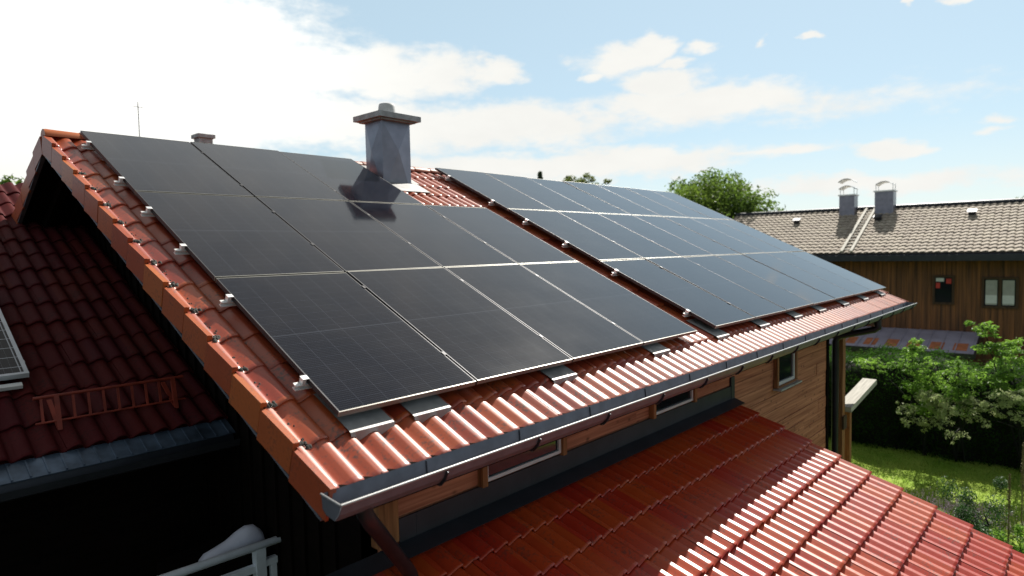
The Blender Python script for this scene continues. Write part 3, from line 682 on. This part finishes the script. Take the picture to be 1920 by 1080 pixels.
dv, nv = (fr.P(0,1)-fr.P(0,0)), (fr.P(0,0,1)-fr.P(0,0))
for uu in (-4.80, -4.36): mb2.box(F(0,35.9,.45), uf, dv, nv, (uu, uu+.13), (.05, FL-.1), (.03, .09), 1)
for k in range(14): mb2.box(F(0,35.9,.45), uf, dv, nv, (-4.67, -4.36), (.3+k*.45, .36+k*.45), (.04, .07))
mb2.build('roof_ladder', 'wood_pale', froof)
for (ua, ub, zt_) in ((-6.05, -5.25, 3.68), (-4.22, -3.3, 3.78)):
    mb = MB(); mb.box(CP, uf, DN, Z3, (ua, ub), (41.3, 42.2), (2.2, zt_)); c = mb.build('chimney', 'chimney_sheet', far)
    mb = MB(); mb.box(CP, uf, DN, Z3, (ua-.06, ub+.06), (41.24, 42.26), (zt_, zt_+.07))
    for a, b in ((ua+.03, 41.35), (ub-.05, 41.35), (ua+.03, 42.12), (ub-.05, 42.12)): mb.box(CP, uf, DN, Z3, (a, a+.03), (b, b+.03), (zt_+.07, zt_+.46))
    for lvl, sh in ((.45, 0), (.85, .12)) if ua < -5 else ((.45, 0),):
        rows = []
        for k in range(11):
            t = -1+k*.2; rows.append([F((ua+ub)/2+t*.42-sh*.3, d, zt_+lvl+.10-.18*t*t) for d in (41.2, 42.3)])
        mb.grid(rows, None, True); mb.grid([[p+Vector((0,0,.03)) for p in r] for r in rows], None, True)
    mb.build('chimney_cowl', 'alu', c)
for uu, tt in ((-8.1, 4.6), (-3.86, 4.6), (.35, 4.8)):
    mb = MB(); mb.box(F(0,35.9,.45), uf, dv, nv, (uu-.16, uu+.16), (tt, tt+.3), (.02, .2)); mb.box(F(0,35.9,.45), uf, dv, nv, (uu-.2, uu+.2), (tt-.1, tt+.32), (.2, .24)); mb.build('roof_vent', 'dark_metal', froof)
def fwin(u0, u1, z0, z1, mull, red=False):
    mb = MB(); t = .10
    def b(m_, a, c, d, e, y0=36.86, y1=36.94): m_.box(CP, uf, DN, Z3, (a, c), (y0, y1), (d, e), 2)
    b(mb, u0-t, u0, z0-t, z1+t); b(mb, u1, u1+t, z0-t, z1+t); b(mb, u0, u1, z1, z1+t, 36.862); b(mb, u0, u1, z0-t, z0, 36.862)
    if mull: b(mb, (u0+u1)/2-.06, (u0+u1)/2+.06, z0, z1, 36.864)
    fo = mb.build('window', 'wood_far_trim', far)
    mb = MB(); b(mb, u0, u1, z0, z1, 36.91, 36.935); mb.build('pane', 'win_glass', fo)
    if mull:
        mb = MB()
        for a, c in ((u0+.05, (u0+u1)/2-.1), ((u0+u1)/2+.1, u1-.05)): b(mb, a, c, z0+.05, z1-.05, 36.895, 36.905)
        mb.build('blind', 'blind', fo)
        mb = MB()
        for a, c in ((u0+.05, (u0+u1)/2-.1), ((u0+u1)/2+.1, u1-.05)): b(mb, a, c, z0+.12, z0+.5, 36.884, 36.892)
        mb.build('curtain', 'win_white', fo)
    if red:
        mb = MB(); b(mb, u0+.03, u0+.2, z1-.52, z1-.26, 36.895, 36.905); b(mb, u1-.24, u1-.03, z1-.3, z1-.06, 36.895, 36.905); mb.build('curtain', 'red_cloth', fo)
        mb = MB(); b(mb, u0+.03, u0+.36, z1-.2, z1-.03, 36.893, 36.903); mb.build('blind', 'win_white', fo)
fwin(-.80, -.12, -2.0, -.80, False, True); fwin(1.12, 2.28, -2.1, -.86, True)
# low metal roofed shed in front of the far house
shed = thing('shed', 'low shed with grey sheet roof and rusty red patches behind the hedge', 'shed', F(-2, 35, GZ))
sp_ = (Vector((F(0,36.9,-3.36)-F(0,33.4,-3.92)))).normalized(); sn = uf.cross(sp_); sn = sn if sn.z > 0 else -sn
mb = MB()
u = -5.2
while u < 1.0:
    mb.box(F(0,33.4,-3.92), uf, sp_, sn, (u+.005, min(u+.55, 1.0)-.005), (0, 3.54), (-.03, .0)); mb.box(F(0,33.4,-3.92), uf, sp_, sn, (u-.02, u+.02), (.02, 3.5), (.001, .035)); u += .55
sr = mb.build('roof', 'shed_sheet', shed)
mb = MB()
for k in range(6):
    uu = -4.2+k*.88; mb.box(F(0,33.4,-3.92), uf, sp_, sn, (uu, uu+.52), (.45, 1.55), (.001, .006))
mb.build('roof_patch', 'terracotta', sr)
mb = MB(); mb.box(F(0,33.4,-3.92), uf, sp_, sn, (-5.25, 1.05), (-.04, -.001), (-.2, .02)); mb.box(F(0,33.4,-3.92), uf, sp_, sn, (1.001, 1.05), (0, 3.54), (-.2, .02)); mb.build('fascia', 'dark_metal', shed)
for uu in (-5.1, -2, .85):
    mb = MB(); mb.box(CP, uf, DN, Z3, (uu, uu+.12), (33.5, 33.62), (GZ, -4.1), 2); mb.build('post', 'wood_far_trim', shed)

# neighbour house behind the ridge: only its chimney and aerial rise above the panels
nb = thing('neighbour_house', 'neighbouring house behind the ridge, only its grey chimney and aerial visible', 'house', (6.5, 19, GZ))
mb = MB(); mb.bx(3, 12, 15.5, 22, GZ, 1.75); mb.build('wall', 'wood_far', nb)
mb = MB(); mb.face([(2.6,15,1.6),(12.4,15,1.6),(12.4,18.75,3.7),(2.6,18.75,3.7)]); mb.face([(2.6,22.5,1.6),(2.6,18.75,3.7),(12.4,18.75,3.7),(12.4,22.5,1.6)]); mb.build('roof', 'tile_wing', nb)
mb = MB(); mb.bx(6.10, 6.50, 16.9, 17.3, 1.0, 4.55); mb.bx(6.04, 6.56, 16.84, 17.36, 4.551, 4.66); mb.build('chimney', 'concrete', nb)
mb = MB(); mb.tube([(4.68,17.6,1.2),(4.68,17.6,5.5)], .012, 6); mb.tube([(4.55,17.6,5.35),(4.82,17.6,5.35)], .008, 5); mb.build('aerial', 'lead', nb)

# ------------------------------------------------------------------ trees
def tree(name, label, base, top, crown_c, rad, n_cl, n_lf, sz, mt, group=None):
    t = thing(name, label, 'tree', base, group)
    mb = MB(); b = Vector(base); cc = Vector(crown_c)
    mb.tube([b, b+(cc-b)*.45+Vector((.1,.1,0)), cc+Vector((0,0,rad[2]*.4))], [.35, .26, .06], 8)
    pts = []
    for _ in range(n_cl):
        d = Vector((random.gauss(0,1), random.gauss(0,1), random.gauss(0,1))).normalized()
        r = random.uniform(.45, .97)*(1+.07*math.sin(d.x*5+1)+.07*math.sin(d.y*7+d.z*4))
        pts.append(cc+Vector((d.x*rad[0], d.y*rad[1], d.z*rad[2]))*r)
    for p in random.sample(pts, min(12, n_cl)): mb.tube([cc+(b-cc)*random.uniform(.1,.4), (cc+p)/2+Vector((0,0,-.2)), p], [.12, .07, .02], 5)
    mb.build('trunk', 'bark', t)
    lf = MB(); s = min(rad)*.26
    for p in pts:
        k = random.uniform(.6, 1.3); blob_leaves(lf, p, (s*k*1.1, s*k*1.1, s*k*.8), n_lf, sz, .3, .7, .5)
    lf.build('crown', mt, t)
tree('broadleaf_tree', 'large round leafy green tree rising behind the panels and far roof', (41.4,17.6,GZ), 0, (41.4,17.6,2.3), (4.5,4.5,3.9), 330, 100, .32, 'leaf_tree')
tree('broadleaf_tree', 'small distant yellow green treetop just above the right panels', (54.4,37.9,GZ), 0, (54.4,37.9,7.0), (2.9,2.9,2.1), 60, 60, .36, 'leaf_yellow')
tree('broadleaf_tree', 'pale treetop peeping over the far roof at the right edge', (68,1.8,GZ), 0, (68,1.8,2.6), (4.2,4.2,1.9), 45, 60, .4, 'leaf_yellow')
tree('broadleaf_tree', 'green tree at the left edge below the ridge end', (1.6,24.5,GZ), 0, (1.6,24.5,1.75), (4.5,3,2.2), 70, 80, .28, 'leaf_tree')
ct = thing('conifer_tree', 'thin dark conifer tip between chimney and small treetop', 'tree', (44,35.2,GZ))
mb = MB(); mb.tube([(44,35.2,GZ),(44,35.2,7.9)], [.25,.02], 7); mb.build('trunk', 'bark', ct)
mb = MB()
for _ in range(2500):
    h = random.random()**.7; r = (1-h)*2.4*random.random()**.5+.10; a = random.random()*6.28
    leaf(mb, (44+math.cos(a)*r, 35.2+math.sin(a)*r, -3+11.1*h-.2*r), .35, (math.cos(a), math.sin(a), .4), .4)
mb.build('crown', 'leaf_conifer', ct)

# ------------------------------------------------------------------ hedge and shrubs
hd = thing('hedge', 'tall dense dark hedge along the far side of the lawn', 'hedge', (20, 0, GZ))
mb = MB()
def hedge_top(y): return -2.42+.10*math.sin(y*1.7)+.08*math.sin(y*4.3+1)
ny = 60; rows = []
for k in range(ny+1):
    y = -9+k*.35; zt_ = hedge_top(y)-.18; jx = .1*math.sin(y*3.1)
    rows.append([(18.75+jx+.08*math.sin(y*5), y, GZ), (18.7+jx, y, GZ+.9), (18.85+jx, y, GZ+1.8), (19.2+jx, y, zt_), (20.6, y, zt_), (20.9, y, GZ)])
mb.grid(rows, None, True); mb.build('shade_core', 'foliage_shade', hd)  # solid dark shell stands for the shade between the hedge leaves
lf = MB()
for _ in range(52000):
    y = random.uniform(-9, 12); zt_ = hedge_top(y)
    if random.random() < .5: p = (random.uniform(18.7, 20.8), y, zt_-.16+abs(random.gauss(0, .09))+.05*math.sin(y*9)); nb_ = (0,0,1)
    else:
        z = random.uniform(GZ, zt_); bul = .12*math.sin(y*3.1)+.08*math.sin(y*7+z*5)+.07*math.sin(z*9)
        p = (18.62+.12*max(0, (z+3.2))+bul*.6-abs(random.gauss(0, .07)), y, z); nb_ = (-.8,0,.5)
    leaf(lf, p, .085, nb_, .7)
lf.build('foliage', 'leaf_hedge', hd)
def shrub(name, label, base, stems, mt, sz, cat='shrub'):
    """stems: list of (tip, list of (centre, radii, n))"""
    t = thing(name, label, cat, base); mb = MB(); lf = MB(); b = Vector(base)
    for tip, bl in stems:
        tip = Vector(tip); md = (b+tip)/2+Vector((random.gauss(0,.08), random.gauss(0,.08), .15)); mb.tube([b+Vector((random.gauss(0,.06), random.gauss(0,.06), 0)), md, tip], [.03,.02,.006], 5)
        for c, rr, n in bl:
            mb.tube([md, (md+Vector(c))/2+Vector((0,0,.05)), c], [.012,.01,.004], 4)
            for _ in range(13):
                k = random.uniform(.32, .68); cc = Vector(c)+Vector((random.gauss(0,.72)*rr[0], random.gauss(0,.72)*rr[1], random.gauss(0,.75)*rr[2]-.05))
                blob_leaves(lf, cc, (rr[0]*k, rr[1]*k, rr[2]*k*1.1), int(n*.26), sz*.85, .2, .6, .9)
                mb.tube([c, (Vector(c)+cc)/2+Vector((0,0,.02)), cc], [.006,.005,.002], 4)
    mb.build('stem', 'foliage_shade', t); lf.build('foliage', mt, t)
shrub('elder_shrub', 'tall light green shrub with layered fronds at the right edge', (18.5,-1.9,GZ),
  [((17.9,-1.15,-1.3), [((17.9,-1.13,-1.28),(.30,.24,.13),130), ((17.9,-1.5,-1.75),(.45,.36,.16),210)]),
   ((17.8,-1.6,-2.1), [((17.85,-1.25,-1.72),(.30,.2,.12),90), ((17.7,-1.75,-2.25),(.5,.42,.17),240), ((17.6,-1.3,-2.6),(.4,.3,.14),150), ((17.6,-2.1,-2.5),(.4,.4,.16),170), ((17.8,-2.5,-2.1),(.4,.4,.2),170), ((17.7,-2.0,-2.9),(.4,.5,.15),160)])], 'leaf_bright', .12)
shrub('elder_shrub', 'light green arching shrub in the middle of the dark hedge', (18.5,.25,GZ),
  [((17.5,.35,-1.85), [((17.5,.33,-1.85),(.25,.18,.14),110), ((17.5,.22,-2.15),(.3,.22,.14),120), ((17.45,.1,-2.5),(.36,.3,.15),170), ((17.4,.28,-2.85),(.33,.26,.14),140), ((17.4,-.12,-2.75),(.3,.3,.13),120)]),
   ((17.4,-.15,-3.0), [((17.3,-.05,-3.1),(.36,.3,.15),150), ((17.35,.1,-3.4),(.3,.25,.12),90), ((17.4,.75,-2.3),(.3,.25,.1),80), ((17.4,1.3,-2.3),(.4,.4,.12),110), ((17.4,-.75,-2.25),(.4,.3,.14),130)])], 'leaf_bright', .11)
shrub('upright_shrub', 'upright pointed yellow green shrub in front of the dark hedge', (18.5,-.75,GZ),
  [((16.9,-.75,-2.05), [((16.9,-.75,-2.08),(.05,.05,.14),30), ((16.9,-.75,-2.35),(.16,.14,.16),110), ((16.9,-.74,-2.65),(.24,.22,.18),170), ((16.88,-.75,-2.95),(.3,.28,.18),190)])], 'leaf_bright', .085)
shrub('dogwood_shrub', 'cream and green variegated shrub below the upright shrub', (18.5,-.5,GZ),
  [((16.8,-.2,-2.95), [((16.75,-.12,-2.9),(.26,.2,.13),120), ((16.7,-.3,-3.1),(.3,.24,.14),150), ((16.7,-.55,-3.2),(.3,.24,.13),130), ((16.7,.30,-3.3),(.2,.2,.12),70), ((16.6,-.42,-3.45),(.26,.2,.12),90)]),
   ((16.8,-.95,-3.1), [((16.75,-.95,-3.05),(.34,.26,.14),150), ((16.75,-1.25,-2.95),(.26,.2,.1),90), ((16.7,-.75,-3.75),(.2,.16,.1),50), ((16.7,-.1,-3.65),(.16,.14,.09),40), ((16.7,.28,-3.55),(.2,.14,.08),40)])], 'leaf_pale', .085)
shrub('dogwood_shrub', 'cream and green variegated shrub at the right edge under the tall fronds', (18.5,-2.0,GZ),
  [((16.9,-1.7,-2.75), [((16.85,-1.65,-2.75),(.36,.3,.15),150), ((16.85,-1.95,-2.65),(.3,.3,.13),120), ((16.8,-1.5,-3.1),(.25,.2,.1),80), ((16.8,-2.1,-3.15),(.3,.3,.13),120), ((16.8,-1.2,-3.35),(.16,.16,.09),40)])], 'leaf_pale', .085)
shrub('flowering_shrub', 'low dark green bush with lilac flowers beside the lower roof edge', (12.9,-1.75,GZ),
  [((12.9,-1.75,-4.3), [((12.9,-1.75,-4.45),(.45,.38,.42),1100), ((12.6,-1.4,-4.65),(.4,.3,.3),500), ((13.2,-1.2,-4.7),(.4,.3,.28),400)])], 'leaf_dark', .07)
t = thing('lavender', 'pale lilac flowering border on the sunny lawn', 'flowers', (14,-1.3,GZ)); mb = MB(); lf = MB()
for _ in range(1500):
    x, y = random.gauss(13.9,.45), random.gauss(-1.2,.55); h = random.uniform(.15,.5)
    lx, ly = random.gauss(0,.06), random.gauss(0,.06); mb.face([(x-.004,y,GZ),(x+.004,y,GZ),(x+lx,y+ly,GZ+h)])
    if random.random() < .6:
        for q in range(3): leaf(lf, (x+lx,y+ly,GZ+h-.03*q), .03, (0,0,.3), 1)
mb.build('stems', 'leaf_yellow', t); lf.build('flowers', 'flower_lilac', t)
def mullein(label, x, y, top, group):
    t = thing('mullein', label, 'flower stalk', (x,y,GZ), group); mb = MB(); mb.tube([(x,y,GZ),(x+.01,y,(GZ+top)/2),(x,y,top)], [.014,.011,.006], 6); mb.build('stem', 'seed_straw', t)
    mb = MB()
    for _ in range(420):
        h = random.random(); a = random.random()*6.28; r = .05*(1-h*.7)*random.random()
        leaf(mb, (x+math.cos(a)*r, y+math.sin(a)*r, top-(top-GZ)*.40*(1-h)), .035, (math.cos(a),math.sin(a),.3), .5)
    mb.build('flower_spike', 'seed_straw', t); lf = MB()
    for _ in range(26): leaf(lf, (x+random.gauss(0,.1), y+random.gauss(0,.1), GZ+random.uniform(.05,.75)), .16, (0,0,1), .5)
    lf.build('leaves', 'leaf_yellow', t)
mullein('shorter dry flower stalk standing on the lawn', 12.6, -2.15, -3.35, 'dry flower stalks on the lawn')
mullein('taller dark flower stalk at the right picture edge', 12.7, -2.33, -2.75, 'dry flower stalks on the lawn')
shrub('border_plant', 'leafy green plant at the foot of the flower stalks', (12.3,-2.45,GZ), [((12.3,-2.4,-4.5), [((12.3,-2.35,-4.6),(.35,.25,.3),260), ((12.6,-2.2,-4.8),(.3,.3,.15),120)])], 'leaf_bright', .1)
